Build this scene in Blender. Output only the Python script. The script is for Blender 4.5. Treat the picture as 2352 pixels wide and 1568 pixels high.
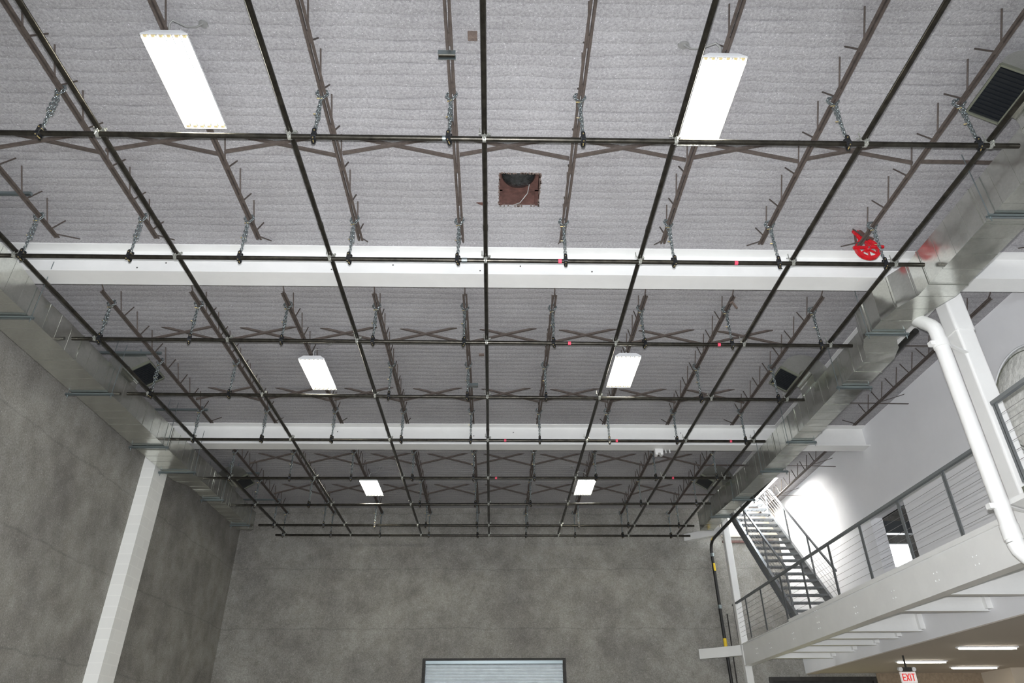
import bpy, math, random
from mathutils import Matrix, Vector
random.seed(7)
for o in list(bpy.data.objects): bpy.data.objects.remove(o)
SC = bpy.context.scene
COL = SC.collection
R = math.radians
# ------------------------------------------------------------------ camera
yaw, pitch, roll, F = 2.58191173e-02, 5.37808255e-01, -6.44124610e-03, 1611.6
fw = Vector((math.sin(yaw)*math.cos(pitch), math.cos(yaw)*math.cos(pitch), math.sin(pitch)))
rt = Vector((math.cos(yaw), -math.sin(yaw), 0)); up = rt.cross(fw)
r2 = math.cos(roll)*rt + math.sin(roll)*up
u2 = -math.sin(roll)*rt + math.cos(roll)*up
cam = bpy.data.cameras.new('camera'); co = bpy.data.objects.new('camera', cam); COL.objects.link(co)
cam.sensor_width = 36; cam.lens = F/2352*36; cam.clip_end = 200
m = Matrix((r2, u2, -fw)).transposed().to_4x4(); m.translation = (0, 0, 1.6)
co.matrix_world = m
SC.camera = co
# ------------------------------------------------------------------ exposure, world, lights
SC.view_settings.view_transform = 'Standard'; SC.view_settings.look = 'None'
SC.view_settings.gamma = 1; SC.view_settings.use_curve_mapping = False
SC.view_settings.exposure = 0.0
W = bpy.data.worlds.new('sky'); SC.world = W; W.use_nodes = True
bg = W.node_tree.nodes['Background']; bg.inputs[0].default_value = (0.86, 0.93, 1, 1); bg.inputs[1].default_value = 15.0

def area(name, loc, direction, sx, sy, power, color=(1, 1, 1), portal=False, spread=None):
    l = bpy.data.lights.new(name, 'AREA'); l.shape = 'RECTANGLE'; l.size = sx; l.size_y = sy
    l.energy = power; l.color = color
    if portal: l.cycles.is_portal = True
    if spread: l.spread = spread
    o = bpy.data.objects.new(name, l); COL.objects.link(o); o.location = loc
    o.rotation_euler = Vector(direction).to_track_quat('-Z', 'Y').to_euler()
    return o
# the photographer's flash, just above the lens
fl = bpy.data.lights.new('camera_flash', 'SPOT'); fl.energy = 4200; fl.shadow_soft_size = 0.035
fl.spot_size = R(120); fl.spot_blend = 0.8; fl.color = (0.95, 0.96, 1.0)
fo = bpy.data.objects.new('camera_flash', fl); COL.objects.link(fo); fo.location = (-0.01, -0.02, 1.76)
fo.rotation_euler = Vector((0, math.cos(R(12)), math.sin(R(12)))).to_track_quat('-Z', 'Y').to_euler(); fo.scale = (1.8, 0.9, 1)   # the flash head throws a wide, flat beam
# portals for the sky openings (unseen strip added behind the camera for fill, roof stair hatch)
area('front_fill_portal', (0, -5.7, 1.6), (0, 1, 0), 10.0, 1.5, 1, portal=True)
sun = bpy.data.lights.new('sun', 'SUN'); sun.energy = 95; sun.angle = R(75); sun.color = (1, 0.96, 0.9)
suo = bpy.data.objects.new('sun', sun); COL.objects.link(suo); suo.rotation_euler = Vector((0.8, -0.22, -0.52)).to_track_quat('-Z', 'Y').to_euler()
area('roof_hatch_portal', (7.2, 19.55, 8.6), (0, 0, -1), 1.0, 2.7, 1, portal=True)

# ------------------------------------------------------------------ materials
def mat(name, col, rough=0.6, metal=0.0, var=0.0, scale=3.0, bump=0.0, bscale=60.0, stretch=(1, 1, 1),
        col2=None, spec=None, emit=None, estr=0, coord='Object'):
    mt = bpy.data.materials.new(name); mt.use_nodes = True; nt = mt.node_tree; N = nt.nodes; L = nt.links
    b = N['Principled BSDF']; b.inputs['Roughness'].default_value = rough; b.inputs['Metallic'].default_value = metal
    if spec is not None: b.inputs['Specular IOR Level'].default_value = spec
    c = (*col, 1); b.inputs['Base Color'].default_value = c
    tc = N.new('ShaderNodeTexCoord'); mp = N.new('ShaderNodeMapping'); mp.inputs['Scale'].default_value = stretch
    L.new(tc.outputs[coord], mp.inputs[0])
    if var > 0 or col2:
        n = N.new('ShaderNodeTexNoise'); n.inputs['Scale'].default_value = scale; n.inputs['Detail'].default_value = 6
        n.inputs['Roughness'].default_value = 0.65
        L.new(mp.outputs[0], n.inputs[0])
        rp = N.new('ShaderNodeValToRGB'); rp.color_ramp.elements[0].position = 0.35; rp.color_ramp.elements[1].position = 0.68
        rp.color_ramp.elements[0].color = c
        d = col2 if col2 else tuple(min(1, v*(1+var)) for v in col)
        if not col2: rp.color_ramp.elements[0].color = (*[v*(1-var) for v in col], 1)
        rp.color_ramp.elements[1].color = (*d, 1)
        L.new(n.outputs[0], rp.inputs[0]); L.new(rp.outputs[0], b.inputs['Base Color'])
    if bump > 0:
        n2 = N.new('ShaderNodeTexNoise'); n2.inputs['Scale'].default_value = bscale; n2.inputs['Detail'].default_value = 3
        L.new(mp.outputs[0], n2.inputs[0])
        bp = N.new('ShaderNodeBump'); bp.inputs['Strength'].default_value = bump; bp.inputs['Distance'].default_value = 0.02
        L.new(n2.outputs[0], bp.inputs['Height']); L.new(bp.outputs[0], b.inputs['Normal'])
    if emit:
        b.inputs['Emission Color'].default_value = (*emit, 1); b.inputs['Emission Strength'].default_value = estr
    return mt

def foam_mat(name, c0, c1, ridges):
    """sprayed fibre insulation: speckled grey, blotches, and (on the deck) soft ridges that follow the flutes"""
    mt = bpy.data.materials.new(name); mt.use_nodes = True; nt = mt.node_tree; N = nt.nodes; L = nt.links
    b = N['Principled BSDF']; b.inputs['Roughness'].default_value = 0.95; b.inputs['Specular IOR Level'].default_value = 0.1
    tc = N.new('ShaderNodeTexCoord')
    def noise(sc, det=4, ro=0.6, vec=None):
        n = N.new('ShaderNodeTexNoise'); n.inputs['Scale'].default_value = sc; n.inputs['Detail'].default_value = det
        n.inputs['Roughness'].default_value = ro; L.new(vec or tc.outputs['Object'], n.inputs[0]); return n
    def ramp(src, p0, p1, a, bb):
        r = N.new('ShaderNodeValToRGB'); r.color_ramp.elements[0].position = p0; r.color_ramp.elements[1].position = p1
        r.color_ramp.elements[0].color = (*a, 1); r.color_ramp.elements[1].color = (*bb, 1); L.new(src, r.inputs[0]); return r
    def mix(a, bb, fac, mode='MULTIPLY'):
        x = N.new('ShaderNodeMixRGB'); x.blend_type = mode; x.inputs[0].default_value = fac
        L.new(a, x.inputs[1]); L.new(bb, x.inputs[2]); return x
    def math_(op, a, v):
        x = N.new('ShaderNodeMath'); x.operation = op
        L.new(a, x.inputs[0])
        if isinstance(v, (int, float)): x.inputs[1].default_value = v
        else: L.new(v, x.inputs[1])
        return x
    big = noise(0.9 if ridges else 0.8, 5, 0.65)
    base = ramp(big.outputs[0], 0.3, 0.7, c0, c1)
    fine = noise(34, 3, 0.8)
    sp = ramp(fine.outputs[0], 0.32, 0.7, (0.72, 0.72, 0.72), (1.22, 1.22, 1.22))
    out = mix(base.outputs[0], sp.outputs[0], 1.0)
    glit = noise(85, 1, 0.5)
    gl = ramp(glit.outputs[0], 0.70, 0.76, (0, 0, 0), (0.5, 0.5, 0.52))
    out = mix(out.outputs[0], gl.outputs[0], 0.8, 'ADD')
    h = math_('MULTIPLY', fine.outputs[0], 0.5)
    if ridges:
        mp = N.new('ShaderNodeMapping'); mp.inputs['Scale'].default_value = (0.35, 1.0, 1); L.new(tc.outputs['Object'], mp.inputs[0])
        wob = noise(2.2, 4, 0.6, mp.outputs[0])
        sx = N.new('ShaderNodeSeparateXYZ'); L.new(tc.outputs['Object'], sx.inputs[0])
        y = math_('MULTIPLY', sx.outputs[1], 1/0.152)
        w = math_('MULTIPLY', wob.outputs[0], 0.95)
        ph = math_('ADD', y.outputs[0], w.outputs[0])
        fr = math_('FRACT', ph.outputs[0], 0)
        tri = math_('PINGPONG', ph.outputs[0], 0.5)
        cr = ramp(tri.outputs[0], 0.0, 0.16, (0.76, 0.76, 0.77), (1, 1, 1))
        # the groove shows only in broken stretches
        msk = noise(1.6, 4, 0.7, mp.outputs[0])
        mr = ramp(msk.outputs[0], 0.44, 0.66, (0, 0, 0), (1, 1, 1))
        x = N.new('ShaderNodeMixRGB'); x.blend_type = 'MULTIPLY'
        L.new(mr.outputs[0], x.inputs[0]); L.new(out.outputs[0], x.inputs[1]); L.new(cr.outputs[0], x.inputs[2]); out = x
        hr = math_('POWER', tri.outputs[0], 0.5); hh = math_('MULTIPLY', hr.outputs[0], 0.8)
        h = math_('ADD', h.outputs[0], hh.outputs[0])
    else:
        mid = noise(2.4, 5, 0.7)
        md = ramp(mid.outputs[0], 0.32, 0.62, (0.83, 0.815, 0.79), (1.08, 1.08, 1.07))
        out = mix(out.outputs[0], md.outputs[0], 1.0)
        # horizontal lift seams in the sprayed coat
        sx = N.new('ShaderNodeSeparateXYZ'); L.new(tc.outputs['Object'], sx.inputs[0])
        wob = noise(1.3, 3, 0.6); w = math_('MULTIPLY', wob.outputs[0], 0.22)
        z = math_('ADD', sx.outputs[2], w.outputs[0])
        z2 = math_('MULTIPLY', z.outputs[0], 1/1.62); pp = math_('PINGPONG', z2.outputs[0], 0.5)
        sr = ramp(pp.outputs[0], 0.0, 0.018, (0.78, 0.78, 0.79), (1, 1, 1))
        out = mix(out.outputs[0], sr.outputs[0], 0.8)
        h2 = math_('MULTIPLY', mid.outputs[0], 0.8); h = math_('ADD', h.outputs[0], h2.outputs[0])
    bp = N.new('ShaderNodeBump'); bp.inputs['Strength'].default_value = 0.55; bp.inputs['Distance'].default_value = 0.02
    L.new(h.outputs[0], bp.inputs['Height']); L.new(bp.outputs[0], b.inputs['Normal'])
    L.new(out.outputs[0], b.inputs['Base Color'])
    return mt

def block_mat(name, col):
    """white painted concrete block"""
    mt = bpy.data.materials.new(name); mt.use_nodes = True; nt = mt.node_tree; N = nt.nodes; L = nt.links
    b = N['Principled BSDF']; b.inputs['Roughness'].default_value = 0.55
    tc = N.new('ShaderNodeTexCoord'); sp = N.new('ShaderNodeSeparateXYZ'); L.new(tc.outputs['Object'], sp.inputs[0])
    cb = N.new('ShaderNodeCombineXYZ')
    L.new(sp.outputs[1], cb.inputs[0]); L.new(sp.outputs[2], cb.inputs[1])
    br = N.new('ShaderNodeTexBrick'); L.new(cb.outputs[0], br.inputs[0])
    br.inputs['Scale'].default_value = 1.0; br.inputs['Brick Width'].default_value = 0.4; br.inputs['Row Height'].default_value = 0.2
    br.inputs['Mortar Size'].default_value = 0.008
    br.inputs['Color1'].default_value = (*col, 1); br.inputs['Color2'].default_value = (*[v*0.95 for v in col], 1)
    br.inputs['Mortar'].default_value = (*[min(1, v*1.04) for v in col], 1)
    L.new(br.outputs[0], b.inputs['Base Color'])
    return mt

def galv_mat(name, col, rough, dent=0.25, dscale=2.6):
    mt = bpy.data.materials.new(name); mt.use_nodes = True; nt = mt.node_tree; N = nt.nodes; L = nt.links
    b = N['Principled BSDF']; b.inputs['Metallic'].default_value = 0.95
    tc = N.new('ShaderNodeTexCoord')
    v = N.new('ShaderNodeTexVoronoi'); v.inputs['Scale'].default_value = 45; L.new(tc.outputs['Object'], v.inputs[0])
    r = N.new('ShaderNodeValToRGB'); r.color_ramp.elements[0].color = (*[x*0.86 for x in col], 1); r.color_ramp.elements[1].color = (*col, 1)
    L.new(v.outputs['Color'], r.inputs[0]); L.new(r.outputs[0], b.inputs['Base Color'])
    n = N.new('ShaderNodeTexNoise'); n.inputs['Scale'].default_value = 3; L.new(tc.outputs['Object'], n.inputs[0])
    rr = N.new('ShaderNodeMapRange'); rr.inputs['To Min'].default_value = rough*0.75; rr.inputs['To Max'].default_value = rough*1.3
    L.new(n.outputs[0], rr.inputs['Value']); L.new(rr.outputs[0], b.inputs['Roughness'])
    n2 = N.new('ShaderNodeTexNoise'); n2.inputs['Scale'].default_value = dscale; n2.inputs['Detail'].default_value = 1.5; L.new(tc.outputs['Object'], n2.inputs[0])
    bp = N.new('ShaderNodeBump'); bp.inputs['Strength'].default_value = dent; bp.inputs['Distance'].default_value = 0.12
    L.new(n2.outputs[0], bp.inputs['Height']); L.new(bp.outputs[0], b.inputs['Normal'])
    return mt

def brick_mat(name):
    mt = bpy.data.materials.new(name); mt.use_nodes = True; nt = mt.node_tree; N = nt.nodes; L = nt.links
    b = N['Principled BSDF']; b.inputs['Roughness'].default_value = 0.9
    tc = N.new('ShaderNodeTexCoord'); sp = N.new('ShaderNodeSeparateXYZ'); L.new(tc.outputs['Object'], sp.inputs[0])
    cb = N.new('ShaderNodeCombineXYZ'); L.new(sp.outputs[0], cb.inputs[0]); L.new(sp.outputs[2], cb.inputs[1])
    br = N.new('ShaderNodeTexBrick'); L.new(cb.outputs[0], br.inputs[0])
    br.inputs['Scale'].default_value = 1.0; br.inputs['Brick Width'].default_value = 0.22; br.inputs['Row Height'].default_value = 0.075
    br.inputs['Mortar Size'].default_value = 0.01
    br.inputs['Color1'].default_value = (0.62, 0.36, 0.24, 1); br.inputs['Color2'].default_value = (0.7, 0.5, 0.38, 1)
    br.inputs['Mortar'].default_value = (0.7, 0.66, 0.6, 1)
    L.new(br.outputs[0], b.inputs['Base Color']); return mt

M = {}
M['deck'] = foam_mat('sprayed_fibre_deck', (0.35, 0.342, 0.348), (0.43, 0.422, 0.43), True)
M['foam'] = foam_mat('sprayed_fibre_wall', (0.20, 0.192, 0.178), (0.34, 0.332, 0.305), False)
M['white'] = mat('white_steel_paint', (0.80, 0.80, 0.78), 0.38, var=0.03, scale=2)
M['wallwhite'] = mat('white_wall_paint', (0.86, 0.86, 0.87), 0.8, var=0.02, scale=1.5)
M['block'] = block_mat('white_painted_block', (0.90, 0.90, 0.86))
M['joist'] = mat('brown_red_primer', (0.088, 0.070, 0.060), 0.7, var=0.25, scale=14)
M['pipe'] = mat('black_steel_pipe', (0.045, 0.041, 0.033), 0.33, metal=0.75, var=0.45, scale=9, stretch=(1, 1, 1))
M['blackpipe'] = mat('black_painted_pipe', (0.012, 0.012, 0.011), 0.5)
M['black'] = mat('black_clamp_plastic', (0.010, 0.011, 0.013), 0.35)
M['galv'] = galv_mat('galvanised_duct_sheet', (0.70, 0.71, 0.66), 0.19, 0.12, 2.6)
M['strut'] = mat('galvanised_strut', (0.30, 0.35, 0.36), 0.35, metal=0.85)
M['zinc'] = mat('zinc_chain', (0.34, 0.38, 0.39), 0.28, metal=0.9)
M['cast'] = mat('galvanised_coupler', (0.48, 0.49, 0.45), 0.35, metal=0.7, var=0.4, scale=60)
M['brass'] = mat('yellow_zinc_bolt', (0.65, 0.52, 0.25), 0.35, metal=0.8)
M['pink'] = mat('pink_tape', (0.75, 0.07, 0.13), 0.5)
M['yellow'] = mat('yellow_label', (0.80, 0.55, 0.02), 0.5)
M['red'] = mat('red_enamel', (0.55, 0.010, 0.018), 0.28, var=0.2, scale=20)
M['house'] = mat('white_fixture_enamel', (0.78, 0.79, 0.80), 0.35)
M['tube'] = mat('lit_fluorescent_tube', (1, 1, 1), 0.5, emit=(1.0, 0.96, 0.82), estr=41)
M['socket'] = mat('cream_lamp_socket', (0.75, 0.62, 0.35), 0.5)
M['conduit'] = mat('grey_flex_conduit', (0.33, 0.33, 0.32), 0.4, metal=0.3)
M['grille'] = mat('black_grille', (0.008, 0.010, 0.013), 0.35)
M['frame'] = mat('olive_grille_frame', (0.22, 0.23, 0.18), 0.4, metal=0.5)
M['rust'] = mat('rust_brown_steel', (0.11, 0.055, 0.045), 0.7, var=0.35, scale=12)
M['gloss'] = mat('dark_glossy_dome', (0.03, 0.032, 0.032), 0.12, var=0.5, scale=18, bump=0.4, bscale=25)
M['rail'] = mat('grey_railing_paint', (0.135, 0.145, 0.15), 0.45)
M['cable'] = mat('steel_cable', (0.30, 0.29, 0.28), 0.4, metal=0.5)
M['stair'] = mat('galvanised_stair_steel', (0.25, 0.26, 0.265), 0.38, metal=0.45)
M['roller'] = mat('galvanised_door_slats', (0.66, 0.72, 0.74), 0.42, metal=0.35, var=0.08, scale=5)
M['dark'] = mat('dark_door_jamb', (0.035, 0.033, 0.030), 0.7, var=0.3, scale=8)
M['floor'] = mat('concrete_floor', (0.52, 0.50, 0.45), 0.5, var=0.08, scale=1.2)
M['soffit'] = mat('beige_soffit_board', (0.55, 0.50, 0.44), 0.85)
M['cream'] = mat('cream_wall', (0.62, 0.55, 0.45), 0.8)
M['tan'] = mat('tan_lower_wall', (0.30, 0.235, 0.165), 0.85, var=0.18, scale=12, bump=0.4, bscale=30)
M['strip'] = mat('lit_strip_lens', (1, 1, 1), 0.5, emit=(1, 0.93, 0.82), estr=15)
M['exitw'] = mat('exit_sign_face', (0.85, 0.82, 0.80), 0.5, emit=(1, 0.9, 0.88), estr=0.25)
M['exitr'] = mat('exit_letters_red', (0.65, 0.03, 0.03), 0.5, emit=(1, 0.05, 0.04), estr=0.35)
M['wrap'] = mat('clear_wrinkled_plastic', (0.88, 0.88, 0.83), 0.25, var=0.12, scale=9, bump=0.9, bscale=12)
M['brick'] = brick_mat('sunlit_parapet_brick')
M['patch'] = mat('old_brown_plate', (0.17, 0.13, 0.11), 0.6, var=0.3, scale=30)
M['warmlit'] = mat('door_pane_inner_glow', (0.05, 0.05, 0.04), 0.2, emit=(0.9, 0.85, 0.45), estr=0.45)  # yellow light inside, put into the pane as its own glow
M['teal'] = mat('orange_tag', (0.8, 0.35, 0.02), 0.5)

# ------------------------------------------------------------------ mesh builder
class MB:
    def __init__(s, off=(0, 0, 0)): s.v = []; s.f = []; s.s = []; s.o = Vector(off)
    def add(s, vs, fs, smooth=False):
        n = len(s.v); s.v += [Vector(p)-s.o for p in vs]; s.f += [tuple(i+n for i in f) for f in fs]; s.s += [smooth]*len(fs); return s
    def box(s, x0, x1, y0, y1, z0, z1):
        vs = [(x, y, z) for x in (x0, x1) for y in (y0, y1) for z in (z0, z1)]
        return s.add(vs, [(0, 1, 3, 2), (4, 6, 7, 5), (0, 4, 5, 1), (2, 3, 7, 6), (0, 2, 6, 4), (1, 5, 7, 3)])
    def bar(s, a, b, w, h, upv=(0, 0, 1)):
        a = Vector(a); b = Vector(b); d = (b-a).normalized(); u = Vector(upv)
        if abs(d.dot(u)) > 0.98: u = Vector((0, 1, 0))
        r = d.cross(u).normalized(); u = r.cross(d)
        vs = [p+r*i*w/2+u*j*h/2 for p in (a, b) for i, j in ((-1, -1), (1, -1), (1, 1), (-1, 1))]
        return s.add(vs, [(3, 2, 1, 0), (4, 5, 6, 7), (0, 1, 5, 4), (1, 2, 6, 5), (2, 3, 7, 6), (3, 0, 4, 7)])
    def tube(s, pts, r, seg=8, closed=False, cap=True):
        pts = [Vector(p) for p in pts]; n = len(pts); rings = []; prev = None
        for i, p in enumerate(pts):
            if closed: d = pts[(i+1) % n]-pts[i-1]
            else: d = pts[min(i+1, n-1)]-pts[max(i-1, 0)]
            d.normalize()
            if prev is None:
                u = Vector((0, 0, 1)) if abs(d.z) < 0.9 else Vector((0, 1, 0))
            else: u = prev
            a = d.cross(u).normalized(); u = a.cross(d).normalized(); prev = u
            rr = r[i] if isinstance(r, (list, tuple)) else r
            rings.append([p+(a*math.cos(t)+u*math.sin(t))*rr for t in [2*math.pi*k/seg for k in range(seg)]])
        vs = [v for q in rings for v in q]; fs = []
        for i in range(n if closed else n-1):
            j = (i+1) % n
            for k in range(seg):
                k2 = (k+1) % seg; fs.append((i*seg+k, i*seg+k2, j*seg+k2, j*seg+k))
        s.add(vs, fs, True)
        if cap and not closed:
            s.add(rings[0], [tuple(range(seg))[::-1]]); s.add(rings[-1], [tuple(range(seg))])
        return s
    def cyl(s, a, b, r, seg=12): return s.tube([a, b], r, seg)
    def loft(s, rings, closed_ends=True, smooth=False):
        k = len(rings[0]); vs = [v for q in rings for v in q]; fs = []
        for i in range(len(rings)-1):
            for j in range(k):
                j2 = (j+1) % k; fs.append((i*k+j, i*k+j2, (i+1)*k+j2, (i+1)*k+j))
        s.add(vs, fs, smooth)
        if closed_ends: s.add(rings[0], [tuple(range(k))[::-1]]); s.add(rings[-1], [tuple(range(k))])
        return s
    def prism(s, poly, axis, a, b):
        """extrude a 2D polygon along an axis ('x','y','z') from a to b"""
        def P(p, t): return {'x': (t, p[0], p[1]), 'y': (p[0], t, p[1]), 'z': (p[0], p[1], t)}[axis]
        return s.loft([[P(p, a) for p in poly], [P(p, b) for p in poly]])
    def mesh(s, name):
        me = bpy.data.meshes.new(name); me.from_pydata([tuple(v) for v in s.v], [], s.f)
        me.polygons.foreach_set('use_smooth', s.s); me.update(); return me

def part(mb, name, material, parent=None, loc=None, rot=None, label=None):
    me = mb.mesh(name) if isinstance(mb, MB) else mb
    if isinstance(mb, MB): me.materials.append(M[material])
    o = bpy.data.objects.new(name, me); COL.objects.link(o)
    if parent: o.parent = parent
    if loc: o.location = loc
    if rot: o.rotation_euler = rot
    if label: o['label'] = label
    return o
def tag(o, label, cat, group=None):
    o['label'] = label; o['category'] = cat
    if group: o['group'] = group
    return o
def thing(name, label, cat, loc=(0, 0, 0), rotz=0, group=None):
    o = bpy.data.objects.new(name, None); COL.objects.link(o); o.location = loc; o.rotation_euler = (0, 0, rotz)
    o.empty_display_size = 0.1
    return tag(o, label, cat, group)
def struct(mb, name, material, parent=None):
    o = part(mb, name, material, parent)
    if not parent: o['kind'] = 'structure'
    return o
def copy_tree(o, parent=None):
    c = o.copy(); COL.objects.link(c)
    if parent: c.parent = parent
    for ch in list(o.children): copy_tree(ch, c)
    return c
ORD = ['first', 'second', 'third', 'fourth', 'fifth', 'sixth', 'seventh', 'eighth', 'ninth', 'tenth', 'eleventh', 'twelfth']

def slab_with_holes(mb, us, vs, holes, put):
    """rectangular cells between the sorted cuts, leaving out the holes"""
    us = sorted(set(us)); vs = sorted(set(vs))
    for i in range(len(us)-1):
        for j in range(len(vs)-1):
            cu = (us[i]+us[i+1])/2; cv = (vs[j]+vs[j+1])/2
            if any(h[0] < cu < h[1] and h[2] < cv < h[3] for h in holes): continue
            put(mb, us[i], us[i+1], vs[j], vs[j+1])

# ------------------------------------------------------------------ the shell
DZ = 8.18
HATCH = (0.02, 0.57, 6.74, 7.37); ROOFOPEN = (6.72, 7.72, 18.2, 20.9)
mb = MB()
holes = [HATCH, ROOFOPEN]
slab_with_holes(mb, [-7.76, 8.78]+[h for q in holes for h in q[:2]], [-5.6, 21.2]+[h for q in holes for h in q[2:]], holes,
                lambda m_, a, b, c, d: m_.box(a, b, c, d, DZ, DZ+0.1))
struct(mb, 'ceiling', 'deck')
struct(MB().box(-7.76, 14.2, -5.6, 21.2, -0.2, 0), 'floor', 'floor')
struct(MB().box(-7.76, -7.56, -5.6, 21.2, 0, DZ), 'wall_left', 'foam')
DOOR = (-1.95, 1.95, -1, 3.99); WIN2 = (7.46, 10.4, 0.9, 3.5); SIDEWIN = (11.74, 12.42, 6.4, 7.12)
mb = MB(); hs = [DOOR, WIN2, SIDEWIN]
slab_with_holes(mb, [-7.56, 14.2]+[h for q in hs for h in q[:2]], [0, DZ]+[max(0, h) for q in hs for h in q[2:]], hs,
                lambda m_, a, b, c, d: m_.box(a, b, 20.9, 21.2, c, d))
struct(mb, 'wall_back', 'foam')
# white upper wall on the right with the doorway at mezzanine level
WX = 8.5; mb = MB(); hs = [(14.08, 15.54, 4.27, 6.27)]
slab_with_holes(mb, [-5.6, 20.9, 14.08, 15.54], [3.58, DZ, 4.27, 6.27], hs, lambda m_, a, b, c, d: m_.box(WX, WX+0.28, a, b, c, d))
struct(mb, 'wall_right', 'wallwhite')
mb = MB(); mb.box(-7.76, -5.5, -5.6, -5.4, 0, DZ); mb.box(5.5, 14.2, -5.6, -5.4, 0, DZ); mb.box(-5.5, 5.5, -5.6, -5.4, 2.2, DZ); mb.box(-5.5, 5.5, -5.6, -5.4, 0, 0.8)  # unseen front wall; its strip opening is added to let in sky fill
struct(mb, 'wall_front', 'wallwhite')
# lower room under the mezzanine
struct(MB().box(14.0, 14.2, -5.4, 20.9, 0, 3.58), 'wall_lower_right', 'cream')
struct(MB().box(WX+0.28, 14.2, -5.4, 20.9, 3.58, 3.7), 'ceiling_lower', 'soffit')
struct(MB().box(WX, WX+0.28, -5.4, 20.9, 3.56, 3.58), 'trim_1', 'soffit')
struct(MB().box(10.4, 14.0, 20.82, 20.9, 0, 3.58), 'trim_2', 'tan')
struct(MB().box(8.3, 10.4, 20.84, 20.9, 3.5, 3.58), 'trim_3', 'foam')
struct(MB().box(13.3, 14.0, 19.55, 20.82, 0, 3.58), 'wall_lower_corner', 'cream')
# room behind the mezzanine doorway
mb = MB(); mb.box(WX+0.28, 14.2, 12.0, 12.2, 3.7, DZ); mb.box(14.0, 14.2, 12.2, 20.9, 3.7, DZ)
struct(mb, 'wall_side_room', 'wallwhite')
struct(MB().box(WX+0.28, 14.2, 12.0, 21.2, DZ, DZ+0.2), 'ceiling_side_room', 'wallwhite')
# upper parapet and rust lintel seen behind the roof stair
struct(MB().box(5.6, 9.6, 21.2, 21.4, DZ, 9.3), 'trim_4', 'brick')
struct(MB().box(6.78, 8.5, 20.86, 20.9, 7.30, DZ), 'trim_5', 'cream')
struct(MB().box(6.78, 8.3, 20.84, 20.9, 7.12, 7.19), 'trim_6', 'rust')
# ---- roller door in the back wall
d = MB()
d.box(-1.95, -1.87, 20.86, 21.05, 0, 3.99); d.box(1.87, 1.95, 20.86, 21.05, 0, 3.99); d.box(-1.87, 1.87, 20.86, 21.05, 3.94, 3.99)
door = struct(d, 'door_1', 'dark')
sl = MB(); z = 3.93
prof = []
while z > 0:
    for k in range(6): prof.append((21.0-0.02*math.sin(k/6*math.pi*2), z)); z -= 0.0125
vs = []; n = len(prof)
for x in (-1.87, 1.87): vs += [(x, y, zz) for y, zz in prof]
sl.add(vs, [(i, i+1, n+i+1, n+i) for i in range(n-1)], True)
part(sl, 'roller_curtain', 'roller', door)
part(MB().box(-1.87, 1.87, 20.93, 20.99, 3.86, 3.94), 'roller_hood', 'strut', door)
# ---- door with dark frame under the mezzanine
d = MB(); x0, x1, z0, z1 = WIN2
d.box(x0, x0+0.1, 20.85, 21.1, z0, z1); d.box(x1-0.1, x1, 20.85, 21.1, z0, z1); d.box(x0+0.1, x1-0.1, 20.85, 21.1, z1-0.1, z1); d.box(x0+0.1, x1-0.1, 20.85, 21.1, z0, z0+0.1)
w2 = struct(d, 'window_1', 'dark')
part(MB().box(x0+0.1, x1-0.1, 21.0, 21.02, z0+0.1, z1-0.26), 'pane', 'warmlit', w2)
part(MB().box(x0+0.1, x1-0.1, 20.92, 21.0, z1-0.26, z1-0.1), 'shade_box', 'dark', w2)
# ---- window in the side room
d = MB(); x0, x1, z0, z1 = SIDEWIN
for a in ((x0, x0+0.03, z0, z1), (x1-0.03, x1, z0, z1), (x0, x1, z0, z0+0.03), (x0, x1, z1-0.03, z1)): d.box(a[0], a[1], 20.9, 21.1, a[2], a[3])
w3 = struct(d, 'window_2', 'wallwhite')
mb = MB(); mb.box(WX+0.3, 13.9, 19.9, 20.1, 7.15, 7.5); struct(mb, 'trim_8', 'rail')
mb = MB(); mb.box(WX+0.3, 13.9, 17.4, 17.6, 7.3, 7.6); struct(mb, 'trim_9', 'wallwhite')

# ------------------------------------------------------------------ white roof beams, girder, columns, pilaster
def ibeam_poly(c, w, z0, z1, tf=0.018, tw=0.012):
    h = w/2
    return [(c-h, z0), (c+h, z0), (c+h, z0+tf), (c+tw/2, z0+tf), (c+tw/2, z1-tf), (c+h, z1-tf), (c+h, z1), (c-h, z1), (c-h, z1-tf), (c-tw/2, z1-tf), (c-tw/2, z0+tf), (c-h, z0+tf)]
def beam_x(name, yc, x0, x1, z0, z1, w, label):
    b = thing(name, label, 'beam', (x0, yc, z0))
    mb = MB((x0, yc, z0)); mb.prism(ibeam_poly(yc, w, z0, z1), 'x', x0, x1); part(mb, 'steel_section', 'white', b)
    return b
bm1 = beam_x('roof_beam', 8.45, -7.56, 8.5, 7.68, DZ, 0.34, 'wide white steel beam crossing the roof nearest the camera')
bm2 = beam_x('roof_beam', 14.86, -7.56, 8.5, 7.68, DZ, 0.34, 'white steel beam crossing the roof farther back, ending at the white right wall')
# small bolt holes in the webs
for b, yc, xs in ((bm1, 8.45, (-5.3, -4.9, -2.62, -2.45, -1.55, -0.45, -0.25, 0.35, 1.25, 1.42, 4.3, 4.45)), (bm2, 14.86, (-5.6, -4.6, -3.6, -1.9, -0.5, 0.4, 2.6, 4.1, 4.25))):
    hb = MB((-7.56, yc, 7.68))
    for i, x in enumerate(xs):
        zz = 7.86+0.09*((i*7) % 3)
        hb.cyl((x, yc-0.0115, zz), (x, yc-0.0055, zz), 0.011, 10)
    part(hb, 'bolt_hole', 'dark', b)
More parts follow.
